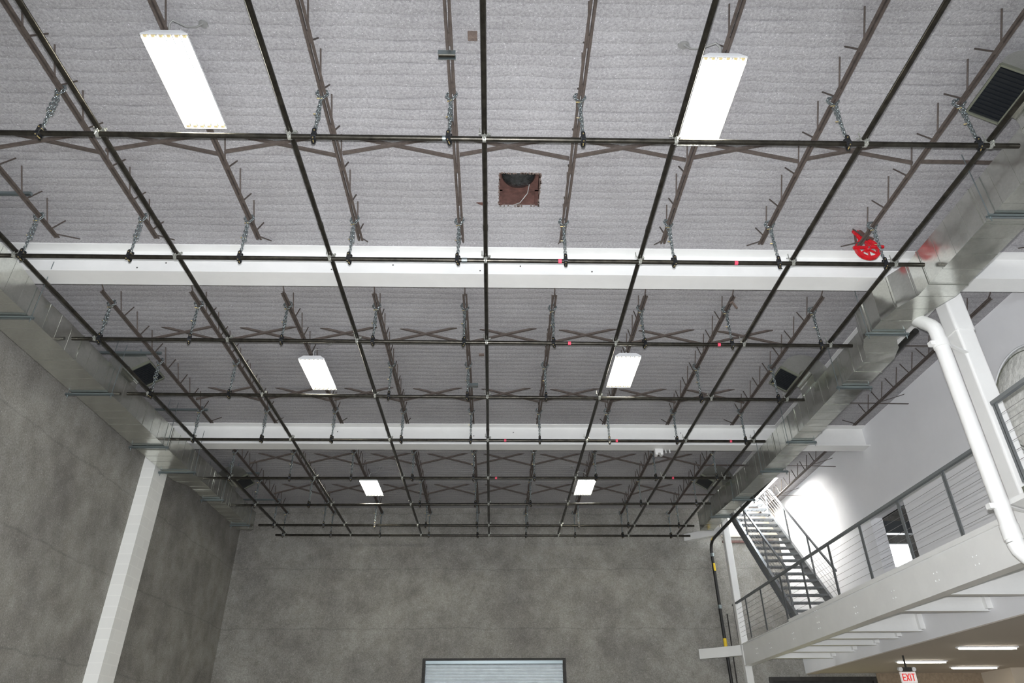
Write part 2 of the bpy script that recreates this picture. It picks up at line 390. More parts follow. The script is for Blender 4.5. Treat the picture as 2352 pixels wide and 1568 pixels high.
# white bracket hanging from the far beam
g = thing('beam_clamp', 'small white clamp gripping the underside edge of the farther white beam', 'clamp', (3.72, 14.98, 7.6))
part(MB().box(-0.09, -0.03, -0.06, 0.07, -0.06, 0.08).box(0.03, 0.09, -0.06, 0.07, -0.06, 0.08).box(-0.03, 0.03, -0.06, 0.07, -0.01, 0.08), 'clamp_body', 'white', g)
part(MB().cyl((0.17, 0.0, 0.0), (0.17, 0.0, 0.08), 0.012, 8).cyl((0.26, 0, 0.0), (0.26, 0, 0.08), 0.012, 8), 'stud', 'white', g)
# girder along the right-hand column line
gd = thing('roof_girder', 'white steel girder running lengthwise above the right duct', 'beam', (6.69, 2, 7.68))
part(MB((6.69, 2, 7.68)).prism(ibeam_poly(6.665, 0.52, 7.68, DZ), 'y', -5.4, 8.27).prism(ibeam_poly(6.665, 0.52, 7.68, DZ), 'y', 8.63, 14.68).prism(ibeam_poly(6.665, 0.52, 7.68, DZ), 'y', 15.04, 20.1), 'steel_section', 'white', gd)
# columns
def rounded_rect(cx, cy, hx, hy, r, n=4):
    p = []
    for qx, qy, a0 in ((1, 1, 0), (-1, 1, 90), (-1, -1, 180), (1, -1, 270)):
        for k in range(n+1):
            a = R(a0+90*k/n); p.append((cx+qx*(hx-r)+r*math.cos(a), cy+qy*(hy-r)+r*math.sin(a)))
    return p
def column(cx, cy, s, z1, label, capital):
    c = thing('steel_column', label, 'column', (cx, cy, 0))
    mb = MB((cx, cy, 0)); mb.loft([[(p[0], p[1], z) for p in rounded_rect(cx, cy, s/2, s/2, s*0.13)] for z in (0, z1)]); part(mb, 'column_shaft', 'white', c)
    if capital:
        mb = MB((cx, cy, 0))
        h = s/2+0.012
        mb.loft([[(p[0], p[1], z) for p in rounded_rect(cx, cy, h, h, 0.04)] for z in (6.82, z1)]); part(mb, 'column_cap', 'white', c)
        mb = MB((cx, cy, 0)); h += 0.02
        mb.box(cx-h, cx+h, cy-h, cy+h, z1, z1+0.012); part(mb, 'bearing_plate', 'white', c)
    return c
column(6.665, 8.45, 0.26, 7.66, 'thick white steel column carrying the nearer beam, beside the white downpipe', True)
column(6.665, 20.1, 0.19, 7.68, 'slim white steel column at the far end of the mezzanine railing', False)
column(6.665, 14.86, 0.01, 0.02, '', False) if False else None
for nm, z0, z1, lb in (('column_brace', 7.17, 7.37, 'short white brace from the far column to the back wall, upper one'),
                       ('column_brace', 3.95, 4.2, 'lower short white brace from far column to back wall, level with the mezzanine')):
    b = MB((6.57, 20.1, z0)); zc = (z0+z1)/2
    b.bar((6.6, 20.12, zc), (5.68, 20.9, zc), 0.16, z1-z0)
    o = part(b, nm, 'white', None, (6.57, 20.1, z0)); tag(o, lb, 'brace')
# block pilaster on the left wall
mb = MB(); mb.box(-7.56, -7.29, 14.45, 15.06, 0, 7.68)
o = struct(mb, 'trim_10', 'block')

# ------------------------------------------------------------------ bar joists
JX = [-6.1, -4.73, -3.32, -1.91, -0.5, 0.91, 2.34, 3.73, 5.15, 7.85]
BAYS = [(2.75, 7.76, 0), (9.06, 13.98, 6.4), (15.5, 20.46, 12.8)]
JPOS = ['leftmost', 'second', 'third', 'fourth', 'fifth', 'sixth', 'seventh', 'eighth', 'ninth', 'tenth']
BN = ['nearest', 'middle', 'farthest']
chord_me = {}; rod_me = {}
def make_joist(b):
    y0, y1, sh = BAYS[b]
    yc = (y0+y1)/2
    t = thing('bar_joist', '', 'joist', (0, yc, 7.855), group='brown bar joists under the roof deck')
    cb = MB()
    L = (y1-y0)/2
    for s in (-1, 1):
        cb.box(*sorted((s*0.010, s*0.038)), -L, L, 0, 0.005); cb.box(*sorted((s*0.008, s*0.013)), -L, L, 0, 0.034)
    # filler welds between the two angles at each node
    nodes = []
    y = 5.745+sh-0.6*8
    while y < y1-0.12:
        if y > y0+0.12: nodes.append(y-yc)
        y += 0.6
    for yn in nodes: cb.box(-0.009, 0.009, yn-0.07, yn+0.07, 0.004, 0.028)
    part(cb, 'bottom_chord', 'joist', t)
    rl = MB().cyl((0, 0.045, 0.018), (0, 0.235, 0.322), 0.0095, 8).mesh('web_rod'); rl.materials.append(M['joist'])
    for yn in nodes:
        part(rl, 'web_rod', 'joist', t, (0, yn, 0))
        part(rl, 'web_rod', 'joist', t, (0, yn, 0), (0, 0, math.pi))
    for s in (-1, 1):
        if (b == 0 and s < 0) or (b == 2 and s > 0): continue
        part(MB().cyl((0, s*(L-0.06), 0.02), (0, s*(L+0.42), 0.32), 0.0095, 8), 'end_rod', 'joist', t)
    return t
for b in range(3):
    proto = make_joist(b); yc = (BAYS[b][0]+BAYS[b][1])/2
    for i, x in enumerate(JX):
        if i == len(JX)-1 and b == 0 and False: continue
        o = proto if i == 0 else copy_tree(proto)
        o.location = (x, yc, 7.855)
        if i < 9: o['label'] = 'brown bar joist in the %s roof bay, %s%s' % (BN[b], JPOS[i], ' from the left' if i else '')
        else: o['label'] = 'brown bar joist in the %s roof bay, between the girder and white right wall' % BN[b]
# diagonal bridging between joists
ROWS = [(6.17, 'nearest bay'), (10.6, 'middle bay, nearer row'), (12.93, 'middle bay, farther row'), (16.52, 'farthest bay, nearer row'), (18.78, 'farthest bay, farther row')]
def brace(dx, flip):
    mb = MB()
    a, b = ((0.04, 0, 7.885), (dx-0.17, 0, 8.19)) if not flip else ((0.17, 0, 8.19), (dx-0.04, 0, 7.885))
    a = Vector(a)-Vector((0, 0, 7.885)); b = Vector(b)-Vector((0, 0, 7.885))
    mb.bar(a, b, 0.034, 0.005); mb.bar(a+Vector((0, -0.015, 0.015)), b+Vector((0, -0.015, 0.015)), 0.005, 0.032)
    return mb
for Y, where in ROWS:
    for i in range(8):
        for fl_ in (0, 1):
            dx = JX[i+1]-JX[i]
            o = part(brace(dx, fl_), 'cross_brace', 'joist', None, (JX[i], Y+(0.02 if fl_ else -0.02), 7.885))
            tag(o, 'brown cross brace rising %s from %s to %s joist, %s' % ('left' if fl_ else 'right', JPOS[i], JPOS[i+1], where), 'brace', 'brown cross braces between joists')
    if Y not in (10.6, 12.93):
        o = part(MB().bar((0, 0, 0), (1.32, 0, 0), 0.034, 0.006).bar((0, -0.015, 0.015), (1.32, -0.015, 0.015), 0.005, 0.03), 'bridging_angle', 'joist', None, (5.17, Y, 7.885))
        tag(o, 'straight brown bridging angle, ninth joist to girder, %s' % where, 'angle', 'straight bridging angles by the girder')
    for k, (a, b) in enumerate((((6.9, 0, 7.89), (7.85, 0, 7.89)), ((7.85, 0, 7.89), (8.5, 0, 8.1)), ((7.85, 0.06, 7.89), (8.5, 0.02, 7.86)))):
        o = part(MB(a).bar(a, b, 0.034, 0.006), 'wall_brace', 'joist', None, (a[0], Y, a[2]))
        tag(o, 'brown brace %s, %s' % (('level from girder to last joist', 'climbing from last joist to white wall', 'level from last joist to white wall')[k], where), 'brace', 'brown braces near the white wall')
# joist debris: hanging scrap, small plates on the deck
g = part(MB().bar((0, 0, 0), (0.05, 0.0, -0.1), 0.035, 0.02).bar((0, 0, 0.02), (-0.05, 0, 0.0), 0.03, 0.02), 'metal_tab', 'patch', None, (3.76, 9.2, 7.83)); tag(g, 'bent brown metal tab hanging from the eighth joist end, middle bay', 'tab')
g = part(MB().box(-0.05, 0.05, -0.055, 0.055, -0.02, 0), 'deck_plate', 'patch', None, (-0.275, 4.72, DZ)); tag(g, 'small square brown plate on the ceiling between the centre joists', 'plate')
g = part(MB().prism([(-0.10, -0.045), (0.05, 0.04), (0.06, -0.05)], 'z', -0.015, 0), 'deck_plate', 'rust', None, (-0.19, 7.35, DZ)); tag(g, 'small torn brown patch on the ceiling left of the square opening', 'plate')
g = part(MB().box(-0.05, 0.05, -0.03, 0.03, -0.03, 0), 'deck_plate', 'patch', None, (-0.28, 11.5, DZ)); tag(g, 'small brown plate on the ceiling of the middle bay by the centre pipe', 'plate')
for x, y, lb in ((-0.53, 4.7, 'short pipe stub clamped across the fifth joist near the top edge'), (-0.44, 12.1, 'short brown stub crossing the fifth joist in the middle bay')):
    t = thing('joist_stub', lb, 'pipe', (x, y, 7.83))
    part(MB().cyl((-0.085, 0, 0), (0.085, 0, 0), 0.026, 14), 'stub_pipe', 'pipe' if y < 6 else 'patch', t)
    part(MB().box(-0.09, 0.09, -0.035, -0.027, -0.03, 0.03).box(-0.09, 0.09, 0.027, 0.035, -0.03, 0.03), 'stub_clamp', 'strut', t)

# ------------------------------------------------------------------ the pipe grid
GZ = 7.2; PR = 0.0285
LX = [(-6.21, -6.055), (-4.145, -4.165), (-2.17, -2.145), (-0.142, -0.18), (1.88, 1.837), (3.90, 3.885), (5.25, 5.33)]
LN = ['leftmost', 'second', 'third', 'centre', 'fifth', 'sixth', 'rightmost']
TY = [(5.243, 5.243), (7.319, 7.333), (9.39, 9.45), (11.28, 11.39), (13.32, 13.32), (15.6, 15.5), (17.58, 17.39), (19.345, 19.37), (20.33, 20.4)]
TXR = [(-8.0, 5.56), (-7.5, 5.65), (-6.52, 5.63), (-6.52, 5.61), (-6.58, 5.54), (-6.63, 5.47), (-6.61, 5.5), (-6.52, 5.56), (-6.32, 5.70)]
TXR[0] = (-6.5, 5.56); TXR[1] = (-6.5, 5.65)
TN = ['first', 'second', 'third', 'fourth', 'fifth', 'sixth', 'seventh', 'eighth', 'ninth']
def lx(i, y): a, b = LX[i]; return a+(b-a)*(y-5.24)/(20.38-5.24)
def ty(j, x): a, b = TY[j]; return a+(b-a)*(x+6.5)/12.2
for i in range(7):
    y0, y1 = 0.5, 20.46
    a = Vector((lx(i, y0), y0, GZ+2*PR)); b = Vector((lx(i, y1), y1, GZ+2*PR))
    t = thing('grid_pipe', 'long black pipe running away from camera, %s' % (['leftmost of the seven', 'second from the left', 'third from the left', 'straight up the centre', 'third from the right', 'second from the right', 'rightmost, beside the duct'][i]), 'pipe', a, group='long pipes of the hanging grid')
    part(MB(a).tube([a+(b-a)*k/12 for k in range(13)], PR, 14), 'pipe_run', 'pipe', t)
    for q in (0.31, 0.62, 0.9): c = a+(b-a)*q; part(MB(a).tube([c, c+(b-a).normalized()*0.09], PR+0.004, 14), 'pipe_joint', 'pipe', t)
PINK = {1: (0.8, 3.12), 2: (1.12, 3.48), 4: (0.17, 2.45, 4.8), 5: (-0.01, 4.09)}
for j in range(9):
    x0, x1 = TXR[j]; a = Vector((x0, ty(j, x0), GZ)); b = Vector((x1, ty(j, x1), GZ))
    t = thing('grid_pipe', 'black cross pipe hung on chains, %s one counted from the camera' % TN[j], 'pipe', a, group='cross pipes of the hanging grid')
    part(MB(a).tube([a+(b-a)*k/12 for k in range(13)], PR, 14), 'pipe_run', 'pipe', t)
    for px in PINK.get(j, ()):
        c = a+(b-a)*((px-x0)/(x1-x0)); part(MB(a).tube([c, c+Vector((0.045, 0, 0))], PR+0.0012, 14), 'tape_band', 'pink', t, label='pink tape band')
    for px in {0: (-0.58,), 1: (-0.46,)}.get(j, ()):
        c = a+(b-a)*((px-x0)/(x1-x0)); part(MB(a).tube([c, c+Vector((0.07, 0, 0))], PR+0.003, 14), 'pipe_sleeve', 'strut', t, label='bright metal sleeve')
# couplers at every crossing
def ring(mb, c, axis, r0, r1, w, a0=0, a1=360, n=16):
    """thick band round an axis"""
    rings = []
    for k in range(n+1):
        a = R(a0+(a1-a0)*k/n); q = []
        for r, s in ((r0, -1), (r1, -1), (r1, 1), (r0, 1)):
            p = (r*math.cos(a), r*math.sin(a))
            q.append(Vector(c)+(Vector((s*w/2, p[0], p[1])) if axis == 'x' else Vector((p[0], s*w/2, p[1]))))
        rings.append(q)
    mb.loft(rings, a1-a0 < 359)
cp = thing('pipe_coupler', '', 'clamp', (0, 0, 0), group='bright couplers at the pipe crossings')
j1 = MB(); ring(j1, (0, 0, 0), 'x', PR, PR+0.007, 0.036); j1.box(-0.022, 0.022, -0.052, -0.032, -0.012, 0.014); part(j1, 'lower_jaw', 'cast', cp)
j2 = MB(); ring(j2, (0, 0, 2*PR), 'y', PR, PR+0.007, 0.036); j2.box(0.030, 0.056, -0.02, 0.02, 2*PR-0.014, 2*PR+0.012); part(j2, 'upper_jaw', 'cast', cp)
part(MB().cyl((0.0, -0.050, -0.055), (0.004, -0.046, 0.035), 0.0065, 8).cyl((0, -0.049, -0.028), (0.001, -0.048, -0.012), 0.013, 6), 'eye_bolt', 'cast', cp)
part(MB().cyl((-0.062, 0.012, 2*PR+0.036), (0.068, 0.004, 2*PR+0.02), 0.006, 8).cyl((0.046, 0.006, 2*PR+0.024), (0.060, 0.005, 2*PR+0.021), 0.013, 6).cyl((-0.050, -0.030, 2*PR+0.005), (-0.050, -0.030, 2*PR+0.075), 0.006, 8), 'eye_bolt', 'cast', cp)
first = True
for j in range(9):
    for i in range(7):
        x = lx(i, TY[j][0]); o = cp if first else copy_tree(cp); first = False
        o.location = (x, ty(j, x), GZ); o.rotation_euler = (0, 0, 0)
        o['label'] = 'bright coupler where the %s cross pipe meets the %s long pipe' % (TN[j], LN[i])
# chain hangers
def link(mb, c, length, width, wr, d, side):
    """one chain link: oval loop of wire, long axis d, flat side"""
    c = Vector(c); d = Vector(d).normalized(); s = Vector(side).normalized(); pts = []
    h = length/2-width/2; w = width/2
    for k in range(10):
        a = 2*math.pi*k/10; pts.append(c+d*(h*(1 if math.sin(a) > 0 else -1 if math.sin(a) < 0 else 0)+w*math.sin(a))+s*(w*math.cos(a)))
    mb.tube(pts, wr, 5, closed=True)
def make_hanger():
    t = thing('chain_hanger', '', 'hanger', group='chains holding up the pipe grid')
    c = MB()
    # capsule-shaped black clamp around the pipe
    def caps(w, z0, z1, n=6):
        p = [(w*math.cos(R(180*k/n)), z1+w*math.sin(R(180*k/n))) for k in range(n+1)]
        p += [(w*math.cos(R(180+180*k/n)), z0+w*math.sin(R(180+180*k/n))) for k in range(n+1)]
        return p
    c.prism(caps(0.023, -0.045, 0.075), 'y', -0.036, -0.024); c.prism(caps(0.023, -0.045, 0.075), 'y', 0.024, 0.036)
    ring(c, (0, 0, 0), 'x', PR, PR+0.012, 0.05)
    pc = part(c, 'pipe_clamp', 'black', t)
    part(MB().cyl((0, -0.044, 0.06), (0, 0.044, 0.06), 0.007, 8), 'clamp_bolt', 'brass', pc)
    part(MB().cyl((0, -0.044, -0.05), (0, 0.044, -0.05), 0.007, 8), 'clamp_bolt', 'brass', pc)
    ch = MB(); z = 0.09; k = 0
    while z < 0.31:
        link(ch, (0, 0, z+0.016), 0.050, 0.034, 0.0058, (0, 0, 1), (1, 0, 0) if k % 2 else (0, 1, 0)); z += 0.037; k += 1
    part(ch, 'lower_chain', 'zinc', t)
    cd = MB(); k = 0
    z = 0.29
    while z < 0.585:
        a = z*14
        for s in (-1, 1):
            cx = s*0.019*math.cos(a*0.25); cy = s*0.019*math.sin(a*0.25)
            link(cd, (cx, cy, z+0.016), 0.050, 0.034, 0.0058, (0, 0, 1), (math.cos(k*1.57+s*0.8), math.sin(k*1.57+s*0.8), 0))
        z += 0.037; k += 1
    part(cd, 'doubled_chain', 'zinc', t)
    lp = MB()
    path = [(0.012, 0.60), (0.034, 0.625), (0.052, 0.65), (0.056, 0.68), (0.045, 0.705), (0.018, 0.715), (-0.018, 0.715), (-0.045, 0.705), (-0.056, 0.68), (-0.052, 0.65), (-0.034, 0.625), (-0.012, 0.60)]
    for q in range(len(path)-1):
        p0 = Vector((path[q][0], 0, path[q][1])); p1 = Vector((path[q+1][0], 0, path[q+1][1]))
        dd = p1-p0; link(lp, (p0+p1)/2, 0.046, 0.030, 0.0058, dd, (0, 1, 0) if q % 2 else Vector((dd.z, 0, -dd.x)))
    part(lp, 'chain_loop', 'zinc', t)
    part(MB().cyl((-0.045, 0, 0.585), (0.02, 0, 0.59), 0.006, 8), 'quick_link', 'brass', t)
    part(MB().cyl((-0.05, 0, 0.34), (0.01, 0, 0.335), 0.006, 8), 'quick_link', 'brass', t)
    return t
hg = make_hanger(); first = True
for j in range(9):
    for i in range(9):
        if j in (0, 3, 6) and i in (2, 6): continue
        o = hg if first else copy_tree(hg); first = False
        x = JX[i]-0.012
        if abs(x-lx(6, TY[j][0])) < 0.08: x -= 0.07
        o.location = (x, ty(j, x), GZ); o.rotation_euler = (0, 0, random.uniform(-0.35, 0.35))
        o['label'] = 'chain hanger on the %s cross pipe, hooked to the %s joist' % (TN[j], JPOS[i])

# ------------------------------------------------------------------ high-bay fluorescent fixtures
def make_fixture():
    t = thing('high_bay_light', '', 'light', group='high bay lights between the joists')
    h = MB(); W2, L2 = 0.232, 0.60
    h.loft([[(-W2, -L2, 0), (W2, -L2, 0), (W2, L2, 0), (-W2, L2, 0)], [(-W2, -L2, 0.025), (W2, -L2, 0.025), (W2, L2, 0.025), (-W2, L2, 0.025)],
            [(-0.15, -L2+0.01, 0.085), (0.15, -L2+0.01, 0.085), (0.15, L2-0.01, 0.085), (-0.15, L2-0.01, 0.085)]], False)
    h.add([(-0.15, -L2+0.01, 0.085), (0.15, -L2+0.01, 0.085), (0.15, L2-0.01, 0.085), (-0.15, L2-0.01, 0.085)], [(0, 1, 2, 3)])
    hs_ = part(h, 'housing', 'house', t)
    r = MB(); n = 6; w = 2*W2/n
    for k in range(n):
        x0 = -W2+k*w+0.004; x1 = x0+w-0.008; xm = (x0+x1)/2
        P = [(x0, 0.004), (x0+0.012, 0.03), (xm-0.012, 0.046), (xm+0.012, 0.046), (x1-0.012, 0.03), (x1, 0.004)]
        vs = [(p[0], y, p[1]) for y in (-L2+0.01, L2-0.01) for p in P]
        r.add(vs, [(q, q+1, q+7, q+6) for q in range(5)])
    part(r, 'reflector', 'house', t)
    tm = MB().cyl((0, -L2+0.045, 0), (0, L2-0.045, 0), 0.014, 10).mesh('fluorescent_tube'); tm.materials.append(M['tube'])
    sm = MB().box(-0.016, 0.016, -0.014, 0.014, -0.012, 0.02).mesh('lamp_socket'); sm.materials.append(M['socket'])
    for k in range(n):
        xm = -W2+(k+0.5)*w
        part(tm, 'fluorescent_tube', 'tube', t, (xm, 0, 0.02))
        for s in (-1, 1): part(sm, 'lamp_socket', 'socket', hs_, (xm, s*(L2-0.028), 0.02))
    for s in (-1, 1):
        part(MB().tube([(0, s*0.45, 0.085), (0.0, s*0.47, 0.16), (0.01, s*0.48, 0.2)], 0.004, 6), 'hang_wire', 'zinc', t)
    c = MB(); c.tube([(0.02, -0.56, 0.085), (0.02, -0.60, 0.16), (0.05, -0.62, 0.20), (0.14, -0.52, 0.24), (0.2, -0.46, 0.32), (0.24, -0.43, 0.43)], 0.011, 8)
    part(c, 'flex_conduit', 'conduit', t)
    part(MB().cyl((0.24, -0.43, 0.41), (0.24, -0.43, 0.43), 0.045, 14), 'junction_box', 'conduit', t)
    return t
fx = make_fixture()
FX = [(-3.30, 5.06, 0, 'lit high bay light at upper left, nearest of the left row'), (2.32, 5.22, 1, 'lit high bay light at upper right, nearest of the right row'),
      (-3.30, 11.58, 0, 'lit high bay light in the middle bay, left row'), (2.35, 11.41, 1, 'lit high bay light in the middle bay, right row'),
      (-3.25, 17.9, 0, 'small far lit high bay light in the farthest bay, left row'), (2.35, 17.8, 1, 'small far lit high bay light in the farthest bay, right row')]
for k, (x, y, mir, lb) in enumerate(FX):
    o = fx if k == 0 else copy_tree(fx)
    o.location = (x, y, 7.75); o['label'] = lb
    if mir:
        for c in o.children:
            if c.name.startswith(('flex_conduit', 'junction_box')): c.scale = (-1.4, 1, 1)

# ------------------------------------------------------------------ ducts
def hoop(mb, x0, x1, z0, z1, y, e, w):
    rs = []
    for X, Z, sx, sz in ((x0, z0, -1, -1), (x1, z0, 1, -1), (x1, z1, 1, 1), (x0, z1, -1, 1), (x0, z0, -1, -1)):
        rs.append([(X, y-w, Z), (X+sx*e, y-w, Z+sz*e), (X+sx*e, y+w, Z+sz*e), (X, y+w, Z)])
    return mb.loft(rs, False)
def duct(name, label, secs, side):
    """secs: (y, x0, x1, z0, z1)"""
    y0 = secs[0][0]; base = ((secs[0][1]+secs[0][2])/2, y0, secs[0][3])
    t = thing(name, label, 'duct', base)
    def at(y):
        for a, b in zip(secs, secs[1:]):
            if a[0] <= y <= b[0]:
                q = (y-a[0])/(b[0]-a[0]); q2 = q
                return [a[i]+(b[i]-a[i])*q2 for i in range(1, 5)]
        return list(secs[-1][1:])
    ys = sorted(set([s[0] for s in secs]))
    full = []
    for a, b in zip(ys, ys[1:]):
        n = max(1, int((b-a)/0.15)); full += [a+(b-a)*k/n for k in range(n)]
    full.append(ys[-1])
    body = MB(base); rings = []
    for k, y in enumerate(full):
        x0, x1, z0, z1 = at(y)
        rings.append([(x0, y, z0), (x1, y, z0), (x1, y, z1), (x0, y, z1)])
    body.loft(rings); part(body, 'duct_body', 'galv', t)
    y = secs[0][0]+0.15
    while y < secs[-1][0]-0.05:
        x0, x1, z0, z1 = at(y)
        if y > 3.5: part(hoop(MB(base), x0, x1, z0, z1, y, 0.003, 0.006), 'stiffening_rib', 'galv', t)
        y += 0.31
    fl_ = MB(base); y = secs[0][0]+0.9; first = True
    seams = []
    while y < secs[-1][0]-0.4: seams.append(y); y += 1.22
    seams.append(secs[-1][0]-0.01)
    for y in seams:
        x0, x1, z0, z1 = at(y)
        part(hoop(MB(base), x0, x1, z0, z1, y, 0.010, 0.010), 'seam_flange', 'galv', t)
    return t
duct('air_duct', 'long square galvanised air duct along the left wall', [(1.5, -7.2, -6.58, 7.0, 7.52), (7.9, -7.2, -6.58, 7.0, 7.52), (8.6, -7.2, -6.58, 7.0, 7.42), (9.2, -7.2, -6.58, 7.0, 7.44),
      (15.2, -7.2, -6.58, 7.0, 7.47), (15.6, -6.98, -6.56, 7.0, 7.47), (19.05, -6.96, -6.56, 7.0, 7.47)], 'L')
duct('air_duct', 'long square galvanised air duct beside the white columns, with an offset at the near column', [(0.5, 5.74, 6.26, 7.0, 7.54), (7.75, 5.74, 6.26, 7.0, 7.54), (8.05, 5.60, 6.14, 7.0, 7.54), (8.4, 5.53, 6.03, 7.0, 7.54),
      (8.92, 5.52, 6.01, 7.0, 7.5), (9.15, 5.62, 6.17, 7.0, 7.5), (9.5, 5.83, 6.27, 7.0, 7.5), (14.6, 5.84, 6.27, 7.0, 7.5), (15.6, 5.83, 6.20, 7.0, 7.5), (17.8, 5.66, 6.03, 7.0, 7.5), (19.1, 5.64, 6.0, 7.0, 7.5)], 'R')
def hanger(x0, x1, y, label):
    t = thing('duct_hanger', label, 'hanger', ((x0+x1)/2, y, 6.96), group='strut hangers under the ducts')
    b = ((x0+x1)/2, y, 6.96)
    s = MB(b); s.box(x0, x1, y-0.021, y+0.021, 6.952, 6.957); s.box(x0, x1, y-0.021, y-0.017, 6.952, 6.992); s.box(x0, x1, y+0.017, y+0.021, 6.952, 6.992)
    part(s, 'strut_channel', 'strut', t)
    for x in (x0+0.035, x1-0.035): part(MB(b).cyl((x, y, 6.90), (x, y, 7.95), 0.006, 8), 'threaded_rod', 'strut', t)
    for x in (x0+0.035, x1-0.035): part(MB(b).cyl((x, y, 6.935), (x, y, 6.952), 0.014, 6), 'hex_nut', 'strut', t)
for k, (y, x0, x1) in enumerate(((8.44, -7.27, -6.50), (10.85, -7.30, -6.50), (13.2, -7.27, -6.50), (14.62, -7.27, -6.47), (16.5, -7.04, -6.49), (18.6, -7.02, -6.49))):
    hanger(x0, x1, y, 'strut hanger under the left wall duct, %s from the camera' % ORD[k])
for k, (y, x0, x1) in enumerate(((6.1, 5.66, 6.35), (8.72, 5.45, 6.09), (10.45, 5.75, 6.35), (12.82, 5.75, 6.35), (14.46, 5.77, 6.38), (16.4, 5.72, 6.28), (17.8, 5.57, 6.1))):
    hanger(x0, x1, y, 'strut hanger under the duct by the columns, %s from the camera' % ORD[k])
for k, (y, x0, x1) in enumerate(((6.95, -7.56, -6.02), (11.08, -7.56, -6.02), (13.46, -7.56, -6.02), (17.23, -7.56, -6.02), (19.35, -7.56, -6.02))):
    t = thing('cross_strut', 'level grey strut from the left wall to the leftmost joist, %s from the camera' % ORD[k], 'strut', (x1, y, 7.90), group='level struts above the left duct')
    part(MB((x1, y, 7.9)).box(x0, x1, y-0.021, y+0.021, 7.90, 7.94), 'strut_channel', 'strut', t)
    part(MB((x1, y, 7.9)).cyl((-6.85, y, 7.94), (-6.85, y, DZ), 0.006, 8), 'threaded_rod', 'strut', t)
# gooseneck outlets with dark grilles
def outlet(xd, xg, yc, label):
    """a gooseneck from the duct top at xd, curling over towards xg and ending in a grille that faces down and inward"""
    t = thing('duct_outlet', label, 'vent', (xd, yc, 7.5), group='gooseneck outlets on the ducts')
    b = (xd, yc, 7.5); hw = 0.30; rc = abs(xd-xg)/2; sg = 1 if xd > xg else -1; cx = xd-sg*rc; hs = 0.165; zc = 7.60
    def rg(px, pz, nx, nz, w=hw): return [(px-nx*hs, yc-w, pz-nz*hs), (px+nx*hs, yc-w, pz+nz*hs), (px+nx*hs, yc+w, pz+nz*hs), (px-nx*hs, yc+w, pz-nz*hs)]
    rings = [rg(xd, 7.502, sg, 0)]
    for k in range(15):
        a = R(148*k/14); rings.append(rg(cx+sg*rc*math.cos(a), zc+rc*math.sin(a), sg*math.cos(a), math.sin(a)))
    ex, ez = cx+sg*rc*math.cos(a), zc+rc*math.sin(a); nx, nz = sg*math.cos(a), math.sin(a); tx, tz = -sg*math.sin(a), math.cos(a)
    rings.append(rg(ex+tx*0.05, ez+tz*0.05, nx, nz))
    m_ = MB(b); m_.loft(rings, True, False); part(m_, 'elbow', 'galv', t)
    gx, gz = ex+tx*0.06, ez+tz*0.06
    def W_(u, v, d): return (gx+nx*u+tx*d, yc+v, gz+nz*u+tz*d)
    f = MB(b); N_ = Vector((tx, 0, tz)); q = hs+0.008; r = hw+0.008
    f.bar(W_(-q, -r, 0), W_(-q, r, 0), 0.022, 0.045, N_); f.bar(W_(q, -r, 0), W_(q, r, 0), 0.022, 0.045, N_)
    f.bar(W_(-q, -r, 0), W_(q, -r, 0), 0.022, 0.045, N_); f.bar(W_(-q, r, 0), W_(q, r, 0), 0.022, 0.045, N_)
    fr = part(f, 'grille_frame', 'frame', t)
    gr = MB(b); gr.bar(W_(-hs, 0, 0), W_(hs, 0, 0), 2*hw, 0.004, N_)
    for k in range(12): gr.bar(W_(-hs, -hw+0.03+k*0.049, 0.012), W_(hs, -hw+0.03+k*0.049, 0.012), 0.014, 0.003, N_)
    part(gr, 'grille', 'grille', fr)
    part(MB(b).cyl((cx, yc-0.02, 8.0), (cx, yc-0.02, DZ), 0.01, 8).box(cx-0.02, cx+0.02, yc-0.03, yc, 8.0, 8.06), 'outlet_hanger', 'strut', t)
outlet(5.90, 5.36, 4.98, 'gooseneck duct outlet with black grille at upper right corner')
outlet(5.98, 5.38, 11.55, 'gooseneck duct outlet with black grille, middle bay on the right duct')
outlet(5.86, 5.34, 17.15, 'gooseneck duct outlet with black grille, farthest bay on the right duct')
outlet(-6.82, -6.34, 11.42, 'gooseneck duct outlet with black grille, middle bay on the left duct')
outlet(-6.80, -6.34, 17.2, 'gooseneck duct outlet with black grille, farthest bay on the left duct')

# ------------------------------------------------------------------ black pipe with yellow labels, white downpipe
t = thing('sprinkler_pipe', 'black pipe with yellow labels running past the right duct and down the back wall', 'pipe', (6.37, 20.8, 0))
P0 = (6.37, 20.8, 0)
part(MB(P0).tube([(6.35, 8.9, 7.15), (6.35, 12, 7.15), (6.37, 16, 7.15), (6.4, 20.3, 7.15), (6.4, 20.6, 7.13), (6.39, 20.74, 7.04), (6.38, 20.8, 6.88), (6.38, 20.8, 5), (6.40, 20.8, 3), (6.40, 20.8, 0)], 0.045, 12), 'pipe_run', 'blackpipe', t)
for z in (6.4, 4.36): part(MB(P0).cyl((6.385, 20.8, z-0.11), (6.385, 20.8, z+0.11), 0.0475, 12), 'pipe_label', 'yellow', t, label='yellow pipe label')
part(MB(P0).cyl((6.4, 20.45, 7.15), (6.4, 20.58, 7.14), 0.0475, 12), 'pipe_label', 'yellow', t, label='yellow pipe label')
for z in (6.75, 5.3, 2.6): part(MB(P0).cyl((6.386, 20.8, z-0.05), (6.386, 20.8, z+0.05), 0.058, 12).box(6.37, 6.41, 20.8, 20.9, z-0.02, z+0.02), 'pipe_bracket', 'strut', t)
for y in (10.2, 13.0, 16.2, 18.9): part(MB(P0).cyl((6.355, y, 7.2), (6.355, y, 7.68), 0.005, 8), 'hang_rod', 'strut', t)
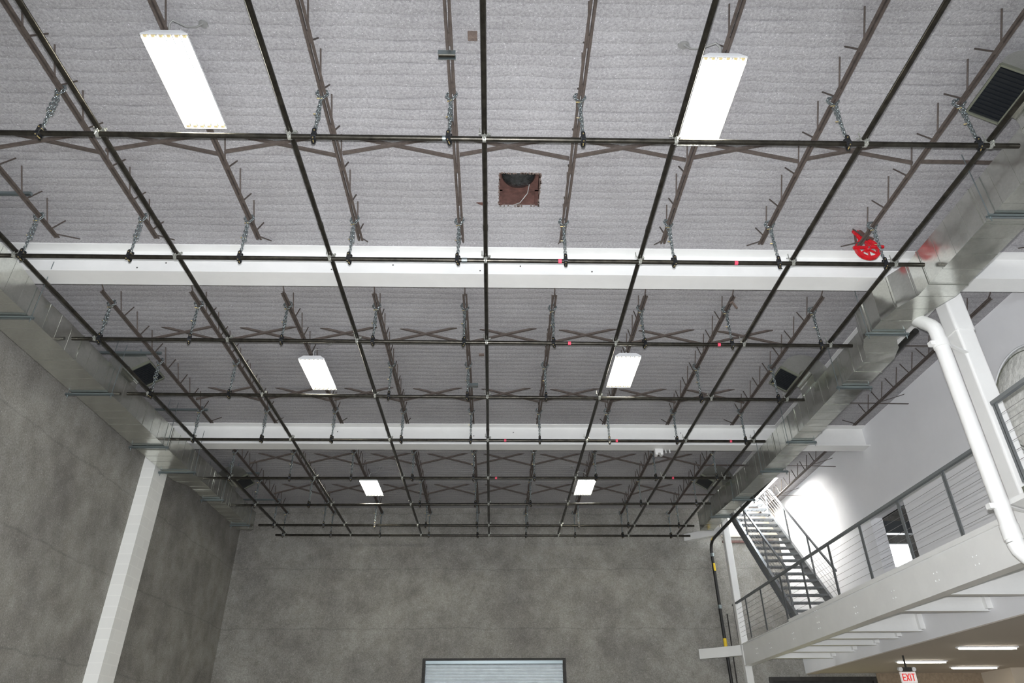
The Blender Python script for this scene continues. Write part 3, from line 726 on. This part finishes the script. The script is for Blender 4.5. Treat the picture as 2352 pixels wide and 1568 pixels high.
t = part(MB().tube([(0, 0, 0), (0, 0, 2.0), (-0.01, 0, 2.6), (0.01, 0, 5.0), (-0.02, -0.1, 5.1)], 0.018, 8), 'conduit', 'dark', None, (6.56, 20.84, 0)); tag(t, 'thin dark conduit on the back wall between the labelled pipe and far column', 'pipe')
t = thing('downpipe', 'fat white downpipe with an elbow at the top, in front of the near column', 'pipe', (6.07, 8.1, 3.2))
P0 = (6.07, 8.1, 3.2)
pts = [(6.07, 8.1, 3.75), (6.065, 8.1, 4.5), (6.06, 8.1, 6.5), (6.06, 8.1, 6.62), (6.06, 8.115, 6.70), (6.062, 8.16, 6.77), (6.08, 8.34, 6.95), (6.10, 8.46, 7.06), (6.12, 8.53, 7.16), (6.12, 8.55, 7.3), (6.12, 8.55, 7.6)]
part(MB(P0).tube(pts, 0.094, 22), 'pipe_run', 'white', t)
part(MB(P0).tube([(6.07, 8.1, 3.75), (6.085, 8.09, 3.66), (6.13, 8.07, 3.58), (6.22, 8.03, 3.50), (6.5, 7.9, 3.42)], 0.098, 22), 'bottom_elbow', 'white', t)
part(MB(P0).cyl((6.06, 8.1, 6.38), (6.06, 8.1, 6.50), 0.106, 22), 'pipe_coupling', 'white', t)
part(MB(P0).cyl((6.067, 8.1, 3.78), (6.067, 8.1, 3.95), 0.104, 22), 'pipe_coupling', 'white', t)
for z in (6.44, 4.18):
    part(MB(P0).box(5.90, 5.96, 8.06, 8.14, z-0.03, z+0.03).bar((6.14, 8.1, z), (6.56, 8.34, z), 0.05, 0.02), 'pipe_bracket', 'white', t)

# ------------------------------------------------------------------ mezzanine
t = thing('mezzanine_beam', 'deep white edge beam of the mezzanine with grey railing on top', 'beam', (6.66, 8.6, 3.68))
P0 = (6.66, 8.6, 3.68)
part(MB(P0).prism(ibeam_poly(6.66, 0.2, 3.68, 4.22, 0.02, 0.14), 'y', 8.58, 20.0), 'steel_section', 'white', t)
bo = MB(P0)
for y, n in ((18.9, 1), (17.9, 1), (16.4, 1), (15.0, 2), (13.3, 1), (11.9, 1), (10.6, 1), (9.6, 1)):
    for k in range(n*2):
        for s in (0, 1): bo.cyl((6.586, y+s*0.09, 3.86+k*0.11), (6.574, y+s*0.09, 3.86+k*0.11), 0.013, 6)
part(bo, 'bolt_head', 'white', t)
struct(MB().box(6.56, 8.5, 8.7, 16.5, 4.22, 4.27), 'trim_11', 'white')
for k, y in enumerate((9.2, 10.45, 11.1, 12.5, 13.6, 14.68, 15.62, 16.6, 17.71, 18.9)):
    if y in (10.45, 13.6): continue
    w = 0.12
    b = MB((6.76, y, 3.74)); b.prism(ibeam_poly(y, w, 3.74, 4.22, 0.014, 0.01), 'x', 6.77, 8.46)
    tj = thing('floor_joist', 'white floor joist under the mezzanine between edge beam and wall, %s from the camera' % ORD[k if k < 1 else k-1 if k < 5 else k-2], 'joist', (6.76, y, 3.74), group='white joists under the mezzanine')
    part(b, 'steel_section', 'white', tj)
    part(MB((6.76, y, 3.74)).box(8.40, 8.5, y-0.09, y-0.004, 3.78, 4.16), 'end_clip', 'white', tj)
# white duct-like panel edge over the joists near the camera
o = part(MB().box(0, 0.16, -6.0, 0, 0, 0.52), 'landing_beam', 'white', None, (6.02, 7.62, 3.74)); tag(o, 'white edge beam of the near landing at the right edge of the picture', 'beam')
struct(MB().box(6.18, 8.5, 1.6, 8.3, 4.2, 4.26), 'trim_12', 'white')
def railing(name, label, p0, p1, posts, zt=5.25, zb=4.27, ncab=7):
    p0 = Vector(p0); p1 = Vector(p1); d = (p1-p0); L = d.length; d.normalize()
    t = thing(name, label, 'railing', p0)
    part(MB(p0).bar(p0+Vector((0, 0, zt-p0.z)), p1+Vector((0, 0, zt-p0.z)), 0.055, 0.045), 'top_rail', 'rail', t)
    for q in posts:
        c = p0+d*q; n = Vector((-d.y, d.x, 0))*0.0
        m_ = MB(p0); 
        for s in (-1, 1): m_.bar(c+d*s*0.019+Vector((0, 0, zb-p0.z)), c+d*s*0.019+Vector((0, 0, zt-0.02-p0.z)), 0.010, 0.045, d)
        part(m_, 'post', 'rail', t)
    cm = MB().cyl((0, 0, 0), d*L, 0.003, 6).mesh('cable'); cm.materials.append(M['cable'])
    for k in range(ncab):
        part(cm, 'cable', 'cable', t, (0, 0, zb-p0.z+0.12+k*(zt-zb-0.17)/ncab))
    return t
railing('cable_railing', 'grey steel railing with thin cables along the mezzanine edge beam', (6.6, 8.75, 4.27), (6.6, 20.3, 4.27), [y-8.75 for y in (8.8, 9.75, 11.1, 12.5, 13.88, 15.3, 16.6, 18.0, 19.2, 20.26)])
railing('cable_railing', 'grey cable railing of the near landing at the right edge', (5.97, 7.5, 4.27), (5.97, 2.5, 4.27), [0.03, 1.4, 2.8, 4.2])
t = part(MB().box(-0.05, 0.05, -0.03, 0.03, -0.05, 0.05), 'gusset_plate', 'frame', None, (6.0, 7.5, 4.17)); tag(t, 'small olive steel plate below the near landing railing post', 'plate')
# ------------------------------------------------------------------ roof stair
SX0, SX1 = 6.75, 7.75
def sy(z): return 16.42+(z-4.34)/1.065
P0 = (SX0, 16.4, 4.27)
t = thing('steel_staircase', 'open steel staircase climbing from the mezzanine to the bright roof opening', 'staircase', P0)
for x in (SX0, SX1):
    a = Vector((x, sy(4.30), 4.20)); b = Vector((x, sy(8.5), 8.40))
    s = MB(P0); s.bar(a, b, 0.012, 0.26); dn = (b-a).normalized(); upn = Vector((0, -dn.z, dn.y)); sg = 1 if x == SX0 else -1
    for q in (-1, 1): s.bar(a+upn*q*0.125+Vector((sg*-0.03, 0, 0)), b+upn*q*0.125+Vector((sg*-0.03, 0, 0)), 0.06, 0.012)
    part(s, 'stringer', 'stair', t)
tr = MB()
tr.box(0.01, SX1-SX0-0.01, 0, 0.012, -0.045, 0); tr.box(0.01, SX1-SX0-0.01, 0.20, 0.21, -0.03, 0)
for k in range(9): tr.box(0.01+k*(SX1-SX0-0.03)/8, 0.02+k*(SX1-SX0-0.03)/8, 0.012, 0.20, -0.028, -0.003)
for k in range(4): tr.box(0.01, SX1-SX0-0.01, 0.04+k*0.042, 0.048+k*0.042, -0.012, -0.003)
tme = tr.mesh('tread'); tme.materials.append(M['stair'])
for k in range(20):
    z = 4.46+0.205*k
    part(tme, 'tread', 'stair', t, (0, sy(z)-P0[1]-0.12, z-P0[2]))
for x, nm in ((SX0, 'left'), (SX1, 'right')):
    off = 0.95; a = Vector((x, sy(4.4), 4.4+off)); b = Vector((x, sy(8.75), 8.75+off*0.62))
    if x == SX1: a = Vector((x, 16.2, 5.25)); b = Vector((x, 20.3, 9.4))
    hr_ = part(MB(P0).bar(a, b, 0.045, 0.04), 'handrail', 'stair', t)
    dd = b-a
    for q in (0.02, 0.27, 0.52, 0.78, 0.98):
        c = a+dd*q; part(MB(P0).bar(c, Vector((x, c.y, c.z-0.98)), 0.035, 0.035, (0, 1, 0)), 'handrail_post', 'stair', hr_)
    for k in range(5):
        o_ = Vector((0, 0, -0.14-0.14*k)); part(MB(P0).cyl(a+o_, b+o_, 0.004, 6), 'cable', 'cable', hr_)

# ------------------------------------------------------------------ red pulley, ceiling opening fan, wrapped disc
t = thing('pulley_wheel', 'red cast pulley wheel hung from the ninth joist end by the nearer white beam', 'pulley', (5.32, 7.86, 7.87)); t.scale = (1.12, 1.12, 1.12)
rim = MB(); ring(rim, (0, 0, 0), 'y', 0.118, 0.160, 0.05, n=28); part(rim, 'rim', 'red', t)
sp = MB()
for k in range(6):
    a = R(30+60*k); sp.bar((0.02*math.cos(a), 0, 0.02*math.sin(a)), (0.125*math.cos(a), 0, 0.125*math.sin(a)), 0.02, 0.022, (0, 1, 0))
ring(sp, (0, 0, 0), 'y', 0.012, 0.034, 0.06, n=16); part(sp, 'spokes', 'red', t)
part(MB().bar((-0.20, -0.03, 0.0), (0.20, -0.03, 0.02), 0.03, 0.03), 'crossbar', 'red', t)
part(MB().cyl((0, -0.05, 0), (0, 0.05, 0), 0.012, 10), 'axle', 'zinc', t)
part(MB().bar((-0.02, 0.0, 0.10), (-0.10, -0.02, 0.24), 0.04, 0.03).bar((0.02, -0.035, 0), (-0.05, -0.035, 0.17), 0.035, 0.012), 'yoke', 'red', t)
hk = MB(); ring(hk, (-0.10, -0.03, 0.27), 'y', 0.02, 0.045, 0.03, n=14); part(hk, 'yoke_eye', 'red', t)
part(MB().bar((-0.06, -0.02, 0.27), (0.03, -0.02, 0.13), 0.06, 0.05).bar((-0.01, -0.02, 0.2), (0.10, -0.02, 0.14), 0.04, 0.03).bar((-0.1, 0, 0.26), (-0.13, 0, 0.05), 0.02, 0.02), 'hook', 'rust', t)

x0, x1, y0, y1 = HATCH
t = thing('ceiling_fan_shaft', 'square rusty opening in the ceiling with a dark glossy fan dome inside', 'vent', (x0, y0, DZ))
P0 = (x0, y0, DZ)
s = MB(P0); zt = 8.95
s.box(x0-0.02, x0+0.004, y0-0.02, y1+0.02, DZ+0.02, zt); s.box(x1-0.004, x1+0.02, y0-0.02, y1+0.02, DZ+0.02, zt)
s.box(x0, x1, y0-0.02, y0+0.004, DZ+0.02, zt); s.box(x0, x1, y1-0.004, y1+0.02, DZ+0.02, zt); s.box(x0-0.02, x1+0.02, y0-0.02, y1+0.02, zt, zt+0.02)
part(s, 'shaft_walls', 'rust', t)
s = MB(P0)
for q in ((x0, x0+0.05), (x1-0.05, x1)): s.box(q[0], q[1], y1-0.06, y1-0.01, DZ, DZ+0.24)
s.box(x0, x1, y1-0.06, y1-0.01, DZ+0.22, DZ+0.26); s.box(x0+0.01, x1-0.01, y0+0.25, y1-0.06, DZ+0.24, DZ+0.25)
part(s, 'shelf_angle', 'rust', t)
dm = MB(P0); cx, cy, cz = (x0+x1)/2-0.01, y0+0.27, DZ+0.26; rings = []
for k in range(8):
    a = R(90*k/7); rr = 0.235*math.cos(a)+0.002; zz = cz-0.15*math.sin(a)+0.0
    rings.append([(cx+rr*math.cos(R(360*q/28)), cy+rr*math.sin(R(360*q/28)), zz) for q in range(28)])
dm.loft(rings, True, True); part(dm, 'fan_dome', 'gloss', t)
rg_ = MB(P0); rg_.tube([(cx+0.245*math.cos(R(360*q/32)), cy+0.245*math.sin(R(360*q/32)), cz) for q in range(32)], 0.01, 6, closed=True); part(rg_, 'dome_ring', 'gloss', t)
lip = MB(P0)
random.seed(3)
for k in range(110):
    q = random.random(); sd = random.choice('abcd'); j = random.uniform(-0.006, 0.008)
    px, py = {'a': (x0+q*(x1-x0), y0-j), 'b': (x0+q*(x1-x0), y1+j), 'c': (x0+j, y0+q*(y1-y0)), 'd': (x1-j, y0+q*(y1-y0))}[sd]
    rr = random.uniform(0.003, 0.011); lip.box(px-rr, px+rr, py-rr, py+rr, DZ-0.012, DZ+0.03)
part(lip, 'ragged_edge', 'patch', t)['kind'] = 'stuff'
part(MB(P0).tube([(x1-0.13, y0+0.38, DZ+0.2), (x1-0.16, y0+0.44, DZ+0.06), (x1-0.26, y0+0.53, DZ-0.03), (x0+0.1, y1-0.01, DZ-0.04), (x0-0.06, y1+0.0, DZ-0.012)], 0.006, 8), 'loose_cable', 'conduit', t)

t = thing('wrapped_fan', 'big round disc wrapped in wrinkled clear plastic by the right wall', 'fan', (8.3, 9.5, 6.3))
dc = MB(); rings = []
for x, rr in ((0.12, 0.0), (0.12, 0.80), (-0.05, 0.84), (-0.09, 0.80), (-0.12, 0.5), (-0.13, 0.0)):
    rings.append([(x, (rr+0.001)*math.cos(R(360*q/40)), (rr+0.001)*math.sin(R(360*q/40))) for q in range(40)])
dc.loft(rings, False, True); part(dc, 'plastic_wrap', 'wrap', t)
part(MB().tube([(-0.06, 0.855*math.cos(R(360*q/48)), 0.855*math.sin(R(360*q/48))) for q in range(48)], 0.016, 6, closed=True), 'guard_ring', 'house', t)
part(MB().tube([(-0.10, 0.765*math.cos(R(360*q/48)), 0.765*math.sin(R(360*q/48))) for q in range(48)], 0.008, 6, closed=True), 'inner_ring', 'frame', t)
part(MB().bar((0.1, 0, -0.8), (0.1, 0, -2.03), 0.06, 0.06), 'stand_pole', 'rail', t)

# ------------------------------------------------------------------ strip lights and exit sign under the lower ceiling
for x0, x1, y, lb in ((9.64, 10.9, 15.6, 'lit strip light in the beige lower ceiling, nearest and upper one'), (9.57, 10.77, 18.03, 'lit strip light in the beige lower ceiling, leftmost one above the exit sign'),
                      (11.6, 12.8, 19.3, 'lit strip light in the beige lower ceiling, lowest one at the back')):
    t = thing('strip_light', lb, 'light', ((x0+x1)/2, y, 3.58), group='strip lights in the lower ceiling')
    P0 = ((x0+x1)/2, y, 3.58)
    part(MB(P0).box(x0, x1, y-0.07, y+0.07, 3.555, 3.58), 'light_housing', 'house', t)
    part(MB(P0).prism([(x0+0.1, y-0.055), (x1-0.1, y-0.055), (x1-0.01, y), (x1-0.1, y+0.055), (x0+0.1, y+0.055), (x0+0.01, y)], 'z', 3.53, 3.555), 'light_lens', 'strip', t)
t = thing('exit_sign', 'white exit sign with red letters hanging under the lower ceiling', 'sign', (9.2, 17.0, 3.13))
part(MB().box(-0.17, 0.17, -0.025, 0.025, -0.11, 0.11), 'sign_face', 'exitw', t)
part(MB().box(-0.10, 0.10, -0.05, 0.05, 0.12, 0.20).box(-0.015, 0.015, -0.015, 0.015, 0.2, 0.45), 'lamp_base', 'dark', t)
for s in (-1, 1): part(MB().cyl((s*0.15, -0.05, 0.16), (s*0.15, 0.02, 0.17), 0.045, 14), 'emergency_lamp', 'house', t)
lt = MB(); yy = -0.027
def seg(a, b, w=0.022): lt.bar((a[0], yy, a[1]), (b[0], yy, b[1]), 0.004, w, (0, 0, 1)) if abs(a[0]-b[0]) > abs(a[1]-b[1]) else lt.bar((a[0], yy, a[1]), (b[0], yy, b[1]), w, 0.004, (0, 1, 0))
H = 0.075
seg((-0.135, -H), (-0.135, H))
for z in (-H+0.01, 0, H-0.01): seg((-0.135, z), (-0.075, z), 0.018)
seg((-0.06, -H), (0.005, H)); seg((0.005, -H), (-0.06, H)); seg((0.035, -H), (0.035, H)); seg((0.10, -H), (0.10, H)); seg((0.062, H-0.01), (0.14, H-0.01), 0.018)
part(lt, 'exit_letters', 'exitr', t, label='red EXIT letters')
